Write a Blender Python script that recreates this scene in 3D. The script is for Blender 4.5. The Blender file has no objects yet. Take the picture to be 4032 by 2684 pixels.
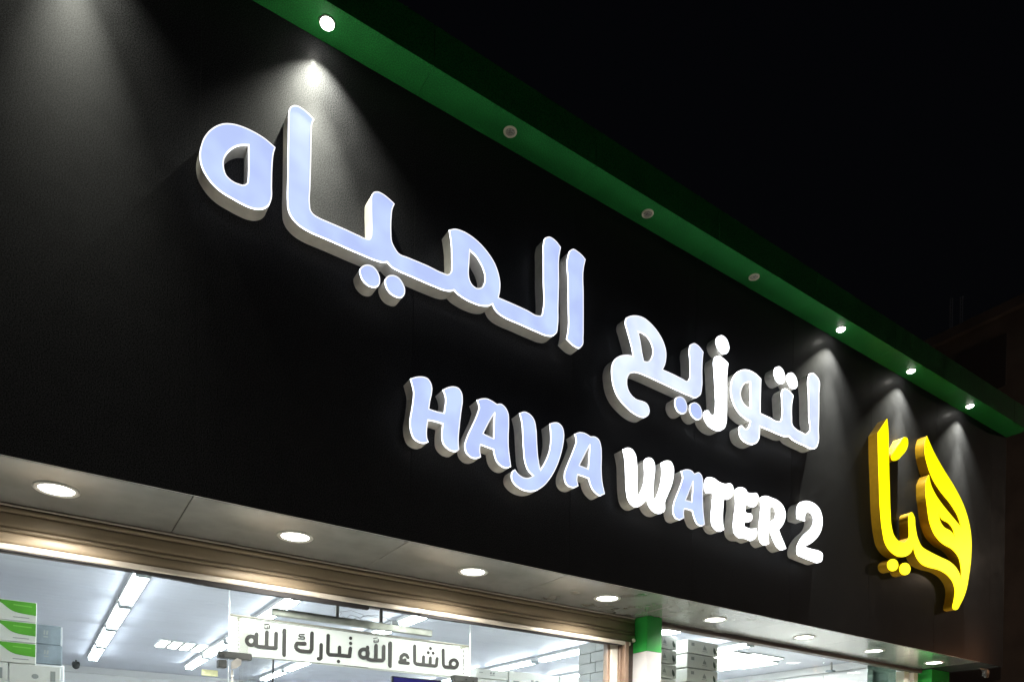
import bpy, math, random
from mathutils import Vector, Matrix
from mathutils.geometry import tessellate_polygon
from math import cos, sin, atan2, radians, pi
random.seed(7)

# ------------------------------------------------------------------ camera, world, light, exposure
S = bpy.context.scene
COL = S.collection
FPX, PX, PY, ROLL = 2912.0, 2016.0, 3079.0, 0.016        # focal length and principal point of the 4032 px wide photograph
YAW = atan2(4414, 2912)
EYE = Vector((0, 0, 1.6))
FW = Vector((cos(YAW), sin(YAW), 0)); RT = Vector((sin(YAW), -cos(YAW), 0)); UPV = Vector((0, 0, 1))
CX = cos(ROLL) * RT + sin(ROLL) * UPV
CY = -sin(ROLL) * RT + cos(ROLL) * UPV
cam = bpy.data.cameras.new('camera')
cam.sensor_fit = 'HORIZONTAL'; cam.sensor_width = 36
cam.lens = FPX / 4032 * 36
cam.shift_x = 0; cam.shift_y = (PY - 1342) / 4032
cam.clip_start = 0.05; cam.clip_end = 500
camo = bpy.data.objects.new('camera', cam); COL.objects.link(camo)
M = Matrix.Identity(4)
for i in range(3):
    M[i][0] = CX[i]; M[i][1] = CY[i]; M[i][2] = -FW[i]; M[i][3] = EYE[i]
camo.matrix_world = M
S.camera = camo

W = bpy.data.worlds.new('World'); S.world = W; W.use_nodes = True
wn = W.node_tree.nodes; wl = W.node_tree.links
sky = wn.new('ShaderNodeTexSky'); sky.sky_type = 'NISHITA'; sky.sun_disc = False
sky.sun_elevation = radians(-3.6); sky.sun_rotation = radians(200)
wl.new(sky.outputs[0], wn['Background'].inputs[0]); wn['Background'].inputs[1].default_value = 0.055

moon = bpy.data.lights.new('moon', 'SUN'); moon.energy = 0.012; moon.angle = radians(0.5); moon.color = (0.75, 0.82, 1.0)
mo = bpy.data.objects.new('moon', moon); COL.objects.link(mo); mo.rotation_euler = (radians(50), 0, radians(-20))

S.view_settings.view_transform = 'Standard'; S.view_settings.look = 'None'
S.view_settings.exposure = 0; S.view_settings.gamma = 1; S.view_settings.use_curve_mapping = False

# ------------------------------------------------------------------ measuring: a pixel of the photograph to a point of the street
def ray(x, y): return FW + (x - PX) / FPX * CX - (y - PY) / FPX * CY
def onY(x, y, Y): d = ray(x, y); return EYE + d * (Y / d.y)
def onZ(x, y, z): d = ray(x, y); return EYE + d * ((z - 1.6) / d.z)
def onX(x, y, X): d = ray(x, y); return EYE + d * (X / d.x)

# ------------------------------------------------------------------ helpers
def tag(o, label=None, cat=None, group=None, kind=None):
    if label: o['label'] = label
    if cat: o['category'] = cat
    if group: o['group'] = group
    if kind: o['kind'] = kind
    return o
def empty(name, loc, label=None, cat=None, group=None, kind=None):
    o = bpy.data.objects.new(name, None); COL.objects.link(o); o.location = loc; o.empty_display_size = 0.1
    return tag(o, label, cat, group, kind)
def link(name, me, m=None, parent=None, loc=None):
    o = bpy.data.objects.new(name, me); COL.objects.link(o)
    if m is not None and len(me.materials) == 0: me.materials.append(m)
    if parent is not None:
        o.parent = parent
        o.location = (Vector(loc) if loc is not None else Vector((0, 0, 0)) - WORLD(parent))
    elif loc is not None: o.location = loc
    return o
def WORLD(o):
    v = Vector(o.location)
    while o.parent: o = o.parent; v = v + Vector(o.location)
    return v
def mesh(name, vs, fs, smooth=False):
    me = bpy.data.meshes.new(name); me.from_pydata([tuple(v) for v in vs], [], fs); me.update()
    if smooth:
        for p in me.polygons: p.use_smooth = True
    return me
class MB:
    def __init__(s): s.v = []; s.f = []
    def box(s, x0, x1, y0, y1, z0, z1):
        b = len(s.v)
        s.v += [(x0,y0,z0),(x1,y0,z0),(x1,y1,z0),(x0,y1,z0),(x0,y0,z1),(x1,y0,z1),(x1,y1,z1),(x0,y1,z1)]
        s.f += [(b,b+3,b+2,b+1),(b+4,b+5,b+6,b+7),(b,b+1,b+5,b+4),(b+1,b+2,b+6,b+5),(b+2,b+3,b+7,b+6),(b+3,b,b+4,b+7)]
        return s
    def cbox(s, x0, x1, y0, y1, z0, z1, c=.003):
        # box with chamfered vertical and horizontal edges: three stacked rings
        b = len(s.v); n = 8
        def ring(z, e):
            a = c + e
            return [(x0+a,y0+e,z),(x1-a,y0+e,z),(x1-e,y0+a,z),(x1-e,y1-a,z),(x1-a,y1-e,z),(x0+a,y1-e,z),(x0+e,y1-a,z),(x0+e,y0+a,z)]
        s.v += ring(z0, c) + ring(z0+c, 0) + ring(z1-c, 0) + ring(z1, c)
        for k in range(3):
            for i in range(n):
                j = (i+1) % n
                s.f.append((b+k*n+i, b+k*n+j, b+(k+1)*n+j, b+(k+1)*n+i))
        s.f.append(tuple(b+i for i in reversed(range(n)))); s.f.append(tuple(b+3*n+i for i in range(n)))
        return s
    def lathe(s, cx, cy, prof, n=32):
        # prof: (radius, z) from the outside in; axis along z
        b = len(s.v); k = len(prof)
        for r, z in prof:
            for i in range(n):
                a = 2*pi*i/n; s.v.append((cx+r*cos(a), cy+r*sin(a), z))
        for j in range(k-1):
            for i in range(n):
                i2 = (i+1) % n
                s.f.append((b+j*n+i, b+j*n+i2, b+(j+1)*n+i2, b+(j+1)*n+i))
        return s
    def disc(s, cx, cy, r, z, n=32):
        b = len(s.v)
        for i in range(n):
            a = 2*pi*i/n; s.v.append((cx+r*cos(a), cy+r*sin(a), z))
        s.f.append(tuple(b+i for i in reversed(range(n))))
        return s
    def tube(s, p, q, r, n=8):
        p = Vector(p); q = Vector(q); d = (q-p).normalized()
        u = d.orthogonal().normalized(); w = d.cross(u); b = len(s.v)
        for c in (p, q):
            for i in range(n):
                a = 2*pi*i/n; s.v.append(tuple(c + r*cos(a)*u + r*sin(a)*w))
        for i in range(n):
            j = (i+1) % n; s.f.append((b+i, b+j, b+n+j, b+n+i))
        s.f.append(tuple(b+i for i in reversed(range(n)))); s.f.append(tuple(b+n+i for i in range(n)))
        return s
    def build(s, name, m, parent=None, loc=None, smooth=False):
        return link(name, mesh(name, s.v, s.f, smooth), m, parent, loc)

# ------------------------------------------------------------------ materials
def mat(name, color=(.5,.5,.5), rough=.5, metal=0, spec=.5, noise=None, bump=None, emit=None, estr=0, coat=0, grain=0):
    m = bpy.data.materials.new(name); m.use_nodes = True
    nt = m.node_tree; N = nt.nodes; L = nt.links; b = N['Principled BSDF']
    b.inputs['Base Color'].default_value = (*color, 1); b.inputs['Roughness'].default_value = rough
    b.inputs['Metallic'].default_value = metal; b.inputs['Specular IOR Level'].default_value = spec
    b.inputs['Coat Weight'].default_value = coat; b.inputs['Coat Roughness'].default_value = .14
    tc = N.new('ShaderNodeNewGeometry')
    if noise:      # (scale, amount, stretch) mottling of the base colour
        sc, am = noise[0], noise[1]; st = noise[2] if len(noise) > 2 else (1,1,1)
        mp = N.new('ShaderNodeMapping'); mp.inputs['Scale'].default_value = st; L.new(tc.outputs['Position'], mp.inputs['Vector'])
        nz = N.new('ShaderNodeTexNoise'); nz.inputs['Scale'].default_value = sc; nz.inputs['Detail'].default_value = 6; L.new(mp.outputs[0], nz.inputs['Vector'])
        r = N.new('ShaderNodeMapRange'); r.inputs[1].default_value = .3; r.inputs[2].default_value = .7
        r.inputs[3].default_value = 1-am; r.inputs[4].default_value = 1+am; L.new(nz.outputs['Fac'], r.inputs[0])
        mx = N.new('ShaderNodeVectorMath'); mx.operation = 'SCALE'; mx.inputs[0].default_value = color; L.new(r.outputs[0], mx.inputs['Scale'])
        L.new(mx.outputs[0], b.inputs['Base Color'])
        if grain:      # fine random speckle in the colour, imitating camera grain
            fz = N.new('ShaderNodeTexNoise'); fz.inputs['Scale'].default_value = 170; fz.inputs['Detail'].default_value = 2; L.new(tc.outputs['Position'], fz.inputs['Vector'])
            fr = N.new('ShaderNodeMapRange'); fr.inputs[1].default_value = .35; fr.inputs[2].default_value = .65; fr.inputs[3].default_value = 1-grain; fr.inputs[4].default_value = 1+grain; L.new(fz.outputs['Fac'], fr.inputs[0])
            m2 = N.new('ShaderNodeVectorMath'); m2.operation = 'SCALE'; L.new(mx.outputs[0], m2.inputs[0]); L.new(fr.outputs[0], m2.inputs['Scale']); L.new(m2.outputs[0], b.inputs['Base Color'])
        r2 = N.new('ShaderNodeMapRange'); r2.inputs[1].default_value = .3; r2.inputs[2].default_value = .7
        r2.inputs[3].default_value = max(.03, rough*(1-am)); r2.inputs[4].default_value = min(1, rough*(1+am)); L.new(nz.outputs['Fac'], r2.inputs[0]); L.new(r2.outputs[0], b.inputs['Roughness'])
    if bump:       # (scale, distance, stretch)
        mp = N.new('ShaderNodeMapping'); mp.inputs['Scale'].default_value = bump[2] if len(bump) > 2 else (1,1,1); L.new(tc.outputs['Position'], mp.inputs['Vector'])
        nz = N.new('ShaderNodeTexNoise'); nz.inputs['Scale'].default_value = bump[0]; nz.inputs['Detail'].default_value = 3; L.new(mp.outputs[0], nz.inputs['Vector'])
        bp = N.new('ShaderNodeBump'); bp.inputs['Strength'].default_value = 1; bp.inputs['Distance'].default_value = bump[1]; L.new(nz.outputs['Fac'], bp.inputs['Height']); L.new(bp.outputs[0], b.inputs['Normal'])
    if emit:
        b.inputs['Emission Color'].default_value = (*emit, 1); b.inputs['Emission Strength'].default_value = estr
    return m
def acrylic(name, c1, c2, s, scale=5):
    # opal acrylic lit from behind by LED modules: slightly uneven
    m = mat(name, tuple(.14*c for c in c1), .35, emit=c1, estr=s)
    N = m.node_tree.nodes; L = m.node_tree.links; b = N['Principled BSDF']
    g = N.new('ShaderNodeNewGeometry'); nz = N.new('ShaderNodeTexNoise'); nz.inputs['Scale'].default_value = scale; nz.inputs['Detail'].default_value = 1.5
    L.new(g.outputs['Position'], nz.inputs['Vector'])
    r = N.new('ShaderNodeMapRange'); r.inputs[1].default_value = .35; r.inputs[2].default_value = .65; L.new(nz.outputs['Fac'], r.inputs[0])
    mx = N.new('ShaderNodeMix'); mx.data_type = 'RGBA'; mx.inputs[6].default_value = (*c1,1); mx.inputs[7].default_value = (*c2,1)
    L.new(r.outputs[0], mx.inputs[0]); L.new(mx.outputs[2], b.inputs['Emission Color'])
    return m
def glass(name, tint=(.93,.96,.95), rough=.0, refl=1.0):
    m = bpy.data.materials.new(name); m.use_nodes = True; N = m.node_tree.nodes; L = m.node_tree.links
    for n in list(N): N.remove(n)
    o = N.new('ShaderNodeOutputMaterial'); mix = N.new('ShaderNodeMixShader'); t = N.new('ShaderNodeBsdfTransparent'); gl = N.new('ShaderNodeBsdfGlossy'); fr = N.new('ShaderNodeFresnel')
    fr.inputs['IOR'].default_value = 1.5; t.inputs[0].default_value = (*tint,1); gl.inputs['Roughness'].default_value = rough; gl.inputs[0].default_value = (refl,refl,refl,1)
    ge = N.new('ShaderNodeNewGeometry'); bf = N.new('ShaderNodeMath'); bf.operation = 'SUBTRACT'; bf.inputs[0].default_value = 1; L.new(ge.outputs['Backfacing'], bf.inputs[1])
    ml = N.new('ShaderNodeMath'); ml.operation = 'MULTIPLY'; L.new(fr.outputs[0], ml.inputs[0]); L.new(bf.outputs[0], ml.inputs[1])
    L.new(ml.outputs[0], mix.inputs[0]); L.new(t.outputs[0], mix.inputs[1]); L.new(gl.outputs[0], mix.inputs[2]); L.new(mix.outputs[0], o.inputs[0])
    return m

FASCIA = mat('black_cladding', (.033,.033,.036), .55, spec=.12, noise=(9,.10), bump=(3.0,.0010), grain=.85, coat=.035)
GREEN = mat('green_cladding', (.014,.165,.034), .5, spec=.2, noise=(6,.16), bump=(2.5,.0016), grain=.45)
GREEN_COL = mat('green_column_cladding', (.025,.31,.05), .25, noise=(6,.12))
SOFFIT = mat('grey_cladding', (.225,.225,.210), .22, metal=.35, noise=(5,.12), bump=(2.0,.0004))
SOFFIT_UNLIT = mat('unlit_soffit_cladding', (.03,.03,.03), .4)
JOINT = mat('black_joint', (.008,.008,.008), .7)
RETURN = mat('beige_metal_return', (.76,.73,.66), .5, noise=(25,.07))
RETURN_Y = mat('gold_metal_return', (.52,.29,.010), .4, noise=(25,.08))
GAP = mat('dark_joint_line', (.02,.02,.03), .6)
FACE = acrylic('opal_acrylic_lit_blue', (.50,.605,.98), (.61,.75,1.0), 1.0)
FACE_W = acrylic('opal_acrylic_lit_pale', (.62,.70,1.0), (.80,.90,1.0), 1.12)
FACE_HOT = acrylic('opal_acrylic_lit_white', (.95,1.0,1.0), (1,1,1), 1.9)
FACE_Y = acrylic('yellow_acrylic_lit', (1.15,1.03,.0), (1.2,1.1,.0), 1.0)
RIM = mat('acrylic_edge_white', (.3,.3,.3), .4, emit=(.97,.96,1.0), estr=1.25)
RIM_HOT = mat('acrylic_edge_hot', (.3,.3,.3), .4, emit=(1,1,1), estr=2.4)
RIM_Y = mat('acrylic_edge_yellow', (.3,.3,.0), .4, emit=(1.0,.9,.0), estr=1.4)
SIDE = mat('acrylic_side', (.3,.3,.3), .4, emit=(.85,.9,1.0), estr=6)  # sides emit harder than the face, to put a halo on the fascia
SIDE_HOT = mat('acrylic_side_hot', (.3,.3,.3), .4, emit=(.9,.95,1.0), estr=14)
SIDE_Y = mat('acrylic_side_yellow', (.3,.3,.0), .4, emit=(1.0,.75,.0), estr=2.5)
SHUTTER = mat('bronze_shutter', (.30,.235,.155), .5, metal=.2, noise=(3,.14,(.3,3,12)), bump=(5,.0006,(.4,1,1)))
SHUTTER_BAR = mat('pale_shutter_bar', (.62,.56,.47), .35, metal=.3, noise=(8,.12))
BROWN = mat('brown_beam', (.075,.055,.045), .5, noise=(9,.3,(1,1,4)))
BROWN2 = mat('brown_guide', (.25,.17,.12), .45, noise=(14,.35,(1,1,.3)))
ALU = mat('cream_aluminium', (.68,.64,.55), .35, noise=(8,.08))
GAP_BLACK = mat('black_gap_strip', (.012,.010,.010), .8)
WHITE = mat('white_paint', (.78,.79,.80), .5, noise=(3,.04))
PVC = mat('white_pvc_plank', (.54,.565,.66), .42, noise=(2,.05))
BOARD = mat('white_board', (.78,.775,.75), .5, noise=(6,.04))
BOARD_EDGE = mat('grey_board_edge', (.30,.28,.25), .5)
BOARD.node_tree.nodes['Principled BSDF'].inputs['Transmission Weight'].default_value = 0
def translucent(m, f, c):       # opal plastic lets part of the shop light through
    N = m.node_tree.nodes; L = m.node_tree.links; t = N.new('ShaderNodeBsdfTranslucent'); t.inputs[0].default_value = (*c, 1); mx = N.new('ShaderNodeMixShader'); mx.inputs[0].default_value = f
    L.new(N['Principled BSDF'].outputs[0], mx.inputs[1]); L.new(t.outputs[0], mx.inputs[2]); L.new(mx.outputs[0], N['Material Output'].inputs['Surface'])
translucent(BOARD, .5, (.86,.86,.85))
INK = mat('charcoal_ink', (.022,.018,.019), .6)
STEEL = mat('dull_steel', (.30,.30,.28), .35, metal=.6, noise=(12,.2))
BLACKM = mat('black_fitting', (.03,.033,.032), .35, noise=(20,.3))
TUBE = mat('tube_light', (.9,.9,.9), .4, emit=(.90,.95,1.0), estr=40)
PANELLIGHT = mat('panel_light', (.9,.9,.9), .4, emit=(1.0,.97,.90), estr=22)
LENS = mat('downlight_lens', (.9,.9,.9), .4, emit=(1.0,.97,.90), estr=14)
LENS_S = mat('spot_lens', (.9,.9,.9), .4, emit=(1.0,.98,.90), estr=18)
LENS_OFF = mat('unlit_spot_lens', (.30,.29,.25), .3, noise=(120,.5))
RING = mat('satin_ring', (.70,.69,.64), .3, metal=.4)
RING_D = mat('downlight_ring', (.48,.46,.42), .3, metal=.3)
RING_BEIGE = mat('beige_ring', (.62,.58,.46), .45)
CARTON = mat('white_carton', (.74,.74,.69), .55, noise=(5,.05))
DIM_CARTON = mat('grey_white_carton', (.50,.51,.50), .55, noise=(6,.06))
CARTON_G = mat('grey_carton', (.20,.24,.27), .55, noise=(7,.25))
PRINT_GREEN = mat('green_print', (.10,.40,.025), .4, noise=(8,.1))
PRINT_DARK = mat('dark_green_print', (.045,.075,.045), .5)
PRINT_GREY = mat('grey_print', (.30,.32,.30), .5)
STRAP = mat('carton_shadow_gap', (.03,.03,.028), .7)
FLOOR = mat('shop_floor_tile', (.62,.61,.58), .2, noise=(1.5,.05))
PAVE = mat('pale_paving', (.56,.54,.50), .6, noise=(2.5,.12), bump=(30,.002))
ASPHALT = mat('asphalt', (.055,.054,.052), .85, noise=(8,.25), bump=(60,.003))
KERB = mat('concrete_kerb', (.38,.37,.34), .7, noise=(6,.15))
FARB = mat('brown_render', (.46,.36,.29), .8, noise=(1.2,.2))
SCREEN = mat('blue_screen', (.02,.02,.05), .2, emit=(.05,.04,.35), estr=.45)
YELLOW_NOTE = mat('yellow_label', (.60,.56,.30), .5)
GLASS = glass('clear_glass')
GLASS_G = glass('green_tinted_glass', (.36,.45,.40))
LAMPGLASS = mat('warm_lens', (.9,.8,.6), .4, emit=(1.0,.42,.16), estr=3)
CABLE = mat('grey_cable', (.16,.17,.18), .5)
GLASS_EDGE = mat('glowing_glass_edge', (.80,.88,.88), .15, emit=(.75,.85,.9), estr=.25)  # sheen of the edge put in as a faint glow, no lamp here

# PVC planks carry fine glossy ribs that run along the plank
nt = PVC.node_tree; N = nt.nodes; L = nt.links
g = N.new('ShaderNodeNewGeometry'); wv = N.new('ShaderNodeTexWave'); wv.wave_type = 'BANDS'; wv.bands_direction = 'Y'; wv.inputs['Scale'].default_value = 2.2
L.new(g.outputs['Position'], wv.inputs['Vector']); bp = N.new('ShaderNodeBump'); bp.inputs['Distance'].default_value = .0012; bp.inputs['Strength'].default_value = 1
L.new(wv.outputs['Fac'], bp.inputs['Height']); L.new(bp.outputs[0], N['Principled BSDF'].inputs['Normal'])

# ------------------------------------------------------------------ dimensions (metres)
YF = 4.20            # front plane of the black fascia
Z1, Z2 = 3.09, 5.853 # bottom and top of the fascia
YG = 3.967           # outer edge of the green soffit
ZG = 6.10            # top of the green lip
YS = 4.94            # back of the lower soffit, front of the shutter
ZC = 3.30            # ceiling inside
XE = 9.84            # far end of the fascia

# ------------------------------------------------------------------ ground
tag(MB().box(-40, 90, 2.6-.005, 60, -.30, 0).build('pavement', PAVE), kind='structure')
tag(MB().box(-60, 120, -80, 2.45, -.30, -.12).build('road', ASPHALT), kind='structure')
tag(MB().cbox(-40, 90, 2.45, 2.595, -.30, .004, .01).build('kerb', KERB), kind='structure')

# ------------------------------------------------------------------ the shop building
B = empty('shop_building', (3.5, 4.6, 0), 'black clad shop front with green edged canopy, roller shutter and lit glass windows', 'shop')
seams = [-3.02 + 1.25*k for k in range(0, 11)]           # cladding joints, 1.25 m apart
xs = [-4.2] + seams[:] + [XE]
xs = sorted(set(round(x, 3) for x in xs if x <= XE))
for a, b in zip(xs[:-1], xs[1:]):
    MB().cbox(a+.0008, b-.0008, YF, YF+.02, Z1, Z2, .0005).build('fascia_panel', FASCIA, B)
    MB().cbox(a+.0008, b-.0008, YG+.021, YF-.001, Z2+.0, Z2+.02, .0008).build('canopy_soffit_panel', GREEN, B)
    MB().cbox(a+.0015, b-.0015, YG, YG+.02, Z2-.004, ZG, .0015).build('canopy_edge_panel', GREEN, B)
MB().box(-4.2, XE-.01, YF+.022, YF+.10, Z1+.03, Z2+.1).box(-4.2, XE-.01, YG+.03, 5.2, Z2+.03, ZG-.03).build('canopy_core', JOINT, B)
MB().cbox(-4.2, XE, YG+.022, YF+.35, ZG-.03, ZG-.004, .002).build('canopy_top_flashing', GREEN, B)
# end return of the fascia
MB().cbox(XE-.019, XE, YF+.021, 4.9, Z1, Z2, .002).build('fascia_end_panel', FASCIA, B)
# lower soffit panels
for a, b in zip(xs[:-1], xs[1:]):
    if a < 9.2:
        bb = min(b, 9.28)
        y1 = YS-.012 if bb < 4.55 else (4.90 if a > 4.5 else YS-.012)
        MB().cbox(a+.002, bb-.002, YF+.003, y1, Z1+.001, Z1+.02, .0015).build('soffit_panel', SOFFIT, B)
MB().box(9.282, XE-.02, YF+.021, 4.9, Z1+.004, Z1+.02).build('unlit_soffit_panel', SOFFIT_UNLIT, B)  # unlit far end of the soffit: its shade is put into a dark colour
MB().box(-4.2, XE-.02, YF+.022, 5.2, Z1+.024, Z1+.20).build('soffit_backing', JOINT, B)
# bright drip edge under the fascia
MB().box(-4.2, 9.28, YF+.0005, YF+.0035, Z1-.0015, Z1+.001).build('drip_edge', RING, B)

# walls, floor and ceiling of the shop
XL, XR, YB = -4.0, 9.35, 13.3
MB().box(-4.2, XL, 5.12, YB+.2, 0, 6.0).build('side_wall', WHITE, B)
MB().box(XR, XR+.15, 5.12, YB+.2, 0, 6.0).build('side_wall', WHITE, B)
MB().box(XL+.001, XR-.001, YB, YB+.2, 0, 6.0).build('back_wall', WHITE, B)
MB().box(XL, XR, 4.95, YB, .002, .03).build('shop_floor', FLOOR, B)
MB().box(-4.2, XR, 5.0, YB+.2, 5.9, 5.99).build('roof_slab', KERB, B)
MB().box(XL+.001, 4.55, 5.19, 5.26, ZC-.24, 5.89).build('header_wall', WHITE, B)
ceil = link('ceiling', mesh('ceiling', [(XL,5.26,ZC+.03),(XR,5.26,ZC+.03),(XR,YB,ZC+.03),(XL,YB,ZC+.03)], [(0,1,2,3)]), GAP, B)
y = 5.265; plank = MB().cbox(XL+.003, XR-.003, .003, .597, 0, .018, .003); pm = mesh('plank', plank.v, plank.f); pm.materials.append(PVC)
while y < YB-.1:
    o = link('plank', pm, None, ceil, (0, y, ZC)); y += .60
# cove moulding at the top of the back and right walls
MB().box(XL, XR, YB-.05, YB-.001, ZC-.10, ZC-.002).build('cornice', WHITE, B)
MB().box(XR-.05, XR-.001, 5.3, YB-.052, ZC-.10, ZC-.002).build('cornice', WHITE, B)

# green and white column between the two openings
cx0, cx1, cy0, cy1 = 4.556, 4.735, 4.786, 5.12
MB().cbox(cx0, cx1, cy0, cy1, 2.779, Z1-.001, .002).build('column_cladding_green', GREEN_COL, B)
MB().cbox(cx0+.001, cx1-.001, cy0+.001, cy1, .03, 2.777, .002).build('column_cladding_white', mat('pale_grey_cladding', (.52,.51,.50), .35, noise=(5,.06)), B)
MB().cbox(9.354, 9.775, cy0, cy1, .03, Z1-.001, .002).build('end_pillar', GREEN_COL, B)

# right-hand beam above the second window and the frame posts
MB().cbox(4.737, 9.352, 4.903, 4.99, 3.052, Z1-.001, .004).build('window_beam', BROWN, B)
MB().box(4.737, 9.352, 4.992, 5.062, 3.078, Z1+.02).build('window_head', BROWN, B)
MB().cbox(9.02, 9.14, 4.95, 5.06, .03, 3.050, .003).build('window_post', ALU, B)
MB().cbox(9.20, 9.30, 4.93, 5.06, .03, 3.048, .003).build('window_post', ALU, B)

# ------------------------------------------------------------------ roller shutter over the first opening
RSx0, RSx1 = -3.95, 4.55
SH = empty('roller_shutter', (1.0, YS, 2.83), 'bronze brown roller shutter rolled up above the glass entrance', 'shutter')
def slat_mesh(z0, z1, name='slat', x0=RSx0, x1=RSx1, bulge=.0045):
    n = 7; v = []; f = []
    for x in (x0, x1):
        for k in range(n):
            t = k/(n-1); v.append((x, YS - bulge*math.sin(pi*t)**.7 if 0 < t < 1 else YS+.002, z0+(z1-z0)*t))
        v.append((x, YS+.02, z1)); v.append((x, YS+.02, z0))
    m_ = n+2
    for k in range(m_-1): f.append((k, m_+k, m_+k+1, k+1))
    f.append((m_-1, 2*m_-1, m_, 0)); f.append(tuple(range(m_))); f.append(tuple(reversed(range(m_, 2*m_))))
    return mesh(name, v, f, True)
for z0, z1 in ((3.046,3.073),(2.964,3.043),(2.937,2.961),(2.873,2.934)):
    link('slat', slat_mesh(z0, z1), SHUTTER, SH)
MB().cbox(RSx0, RSx1-.05, YS-.012, YS+.03, 2.836, 2.870, .006).build('bottom_bar', SHUTTER_BAR, SH)
MB().box(RSx0, RSx1, YS+.022, YS+.24, 2.872, 3.105).build('shutter_box', BROWN, SH)
MB().cbox(RSx0, RSx1, YS-.011, YS+.004, 3.078, 3.090, .003).build('head_trim', mat('pale_trim', (.33,.28,.23), .4), SH)
MB().cbox(4.43, 4.475, 4.925, 5.06, .03, 2.868, .003).build('guide_rail', BROWN2, SH)
MB().box(4.477, 4.552, 4.96, 5.10, .03, 2.868).build('rail_backing', BROWN, SH)
MB().cbox(4.506, 4.536, 4.905, 4.93, 2.872, 2.90, .006).build('stop_block', RING_BEIGE, SH)
for x in (1.93, 2.09):
    MB().lathe(x, 0, [(0.001,-.012),(.011,-.012),(.013,0),(.013,.004)], 12).build('bolt', BROWN2, SH, loc=(0, YS-.012, 2.858))

# dark gap below the shutter, put in as a ragged black strip
SE = MB(); rnd = random.Random(3)
def gap_band(x0, x1, prof):
    n = 60; b = len(SE.v)
    for i in range(n+1):
        t = i/n; x = x0+(x1-x0)*t; zb = 2.834 - prof(t) - rnd.uniform(0, .0018)
        SE.v.extend([(x, YS-.004, 2.8355), (x, YS-.004, zb), (x, YS+.03, zb), (x, YS+.03, 2.8355)])
    for i in range(n):
        for k in range(4):
            k2 = (k+1) % 4; SE.f.append((b+4*i+k, b+4*i+k2, b+4*i+4+k2, b+4*i+4+k))
    SE.f.append((b, b+3, b+2, b+1)); e = b+4*n; SE.f.append((e, e+1, e+2, e+3))
gap_band(-3.9, .33, lambda t: .004)
gap_band(.33, 2.02, lambda t: .006 + .022*min(1, t*2.5)*(1-.25*max(0, t-.5)))
gap_band(2.021, 2.42, lambda t: .003)
gap_band(2.421, 4.40, lambda t: .013*(1-t)**.7+.004)
SE.build('gap_strip', GAP_BLACK, SH)

# ------------------------------------------------------------------ glass front
GF = empty('glass_front', (2.0, 5.0, 0), 'frameless glass entrance panes and door below the rolled up shutter', 'shopfront')
YG1 = 5.02
for a, b in ((-3.95,-1.1),(-1.098,1.094),(1.10,2.896),(2.902,4.315)):
    MB().cbox(a, b, YG1, YG1+.010, .04, 2.834, .002).build('glass_pane', GLASS, GF)
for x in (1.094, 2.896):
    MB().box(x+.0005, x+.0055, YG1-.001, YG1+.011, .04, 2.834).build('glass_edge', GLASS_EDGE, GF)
MB().cbox(4.322, 4.402, 4.99, 5.07, .04, 2.866, .004).build('frame_post', ALU, GF)
MB().cbox(4.290, 4.319, 5.00, 5.06, .04, 2.866, .003).build('frame_bead', BROWN2, GF)
MB().cbox(4.405, 4.428, 4.97, 5.06, .04, 2.866, .003).build('frame_bead', BROWN2, GF)
# patch fittings that carry the door
def patch(p, q, xm, y0=4.985, y1=5.05):
    a = onY(*p, 5.0); b = onY(*q, 5.0); a.z = onY(xm, p[1], 5.0).z; b.z = onY(xm, q[1], 5.0).z
    return MB().cbox(min(a.x,b.x), max(a.x,b.x), y0, y1, min(a.z,b.z), max(a.z,b.z), .004)
patch((860,2566),(990,2593), 924).build('patch_fitting', BLACKM, GF)
patch((859,2595),(892,2627), 875).build('patch_fitting_plate', BLACKM, GF)
patch((1785,2660),(1879,2686), 1832).build('patch_fitting', BLACKM, GF)
c = onY(928, 2612, 4.97)
k = MB(); k.v = []; 
for yy in (4.955, 4.975):
    for (dx, dz) in ((-.030,-.035),(.0,-.03),(.030,-.005),(.033,.028),(.005,.036),(-.028,.012)): k.v.append((c.x+dx, yy, c.z+dz))
k.f = [(0,1,2,3,4,5)[::-1], (6,7,8,9,10,11)] + [(i,(i+1)%6,6+(i+1)%6,6+i) for i in range(6)]
k.build('lock_plate', STEEL, GF)
for (px_, py_) in ((914,2648),(914,2680)):
    p = onY(px_, py_, 4.98); MB().cbox(p.x-.006, p.x+.006, 4.975, 4.99, p.z-.03, p.z+.02, .003).build('door_pull', RING, GF)
# door leaf that stands ajar, swung into the shop
h0 = onY(955, 2600, 5.03); e0 = onY(1072, 2518, 5.25)
DL = MB(); a0 = (1.17, 5.04); b0 = (e0.x, 5.25); zt = e0.z
dx, dy = b0[0]-a0[0], b0[1]-a0[1]; ln = math.hypot(dx, dy); nx, ny = -dy/ln*.005, dx/ln*.005
for (px_, py_) in ((a0[0]+nx,a0[1]+ny),(b0[0]+nx,b0[1]+ny),(b0[0]-nx,b0[1]-ny),(a0[0]-nx,a0[1]-ny)):
    DL.v += [(px_,py_,.05),(px_,py_,zt)]
DL.f = [(0,2,3,1),(2,4,5,3),(4,6,7,5),(6,0,1,7),(1,3,5,7),(0,6,4,2)]
D_ = empty('glass_door', (1.17, 5.04, 0), 'clear glass door leaf standing ajar with a dark edge strip, left of the entrance', 'door')
DL.build('door_glass', glass('smoky_glass', (.90,.90,.89)), D_)
MB().box(b0[0]+.004, b0[0]+.013, b0[1]-.008, b0[1]+.008, .05, zt+.005).build('edge_strip', BLACKM, D_)
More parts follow.
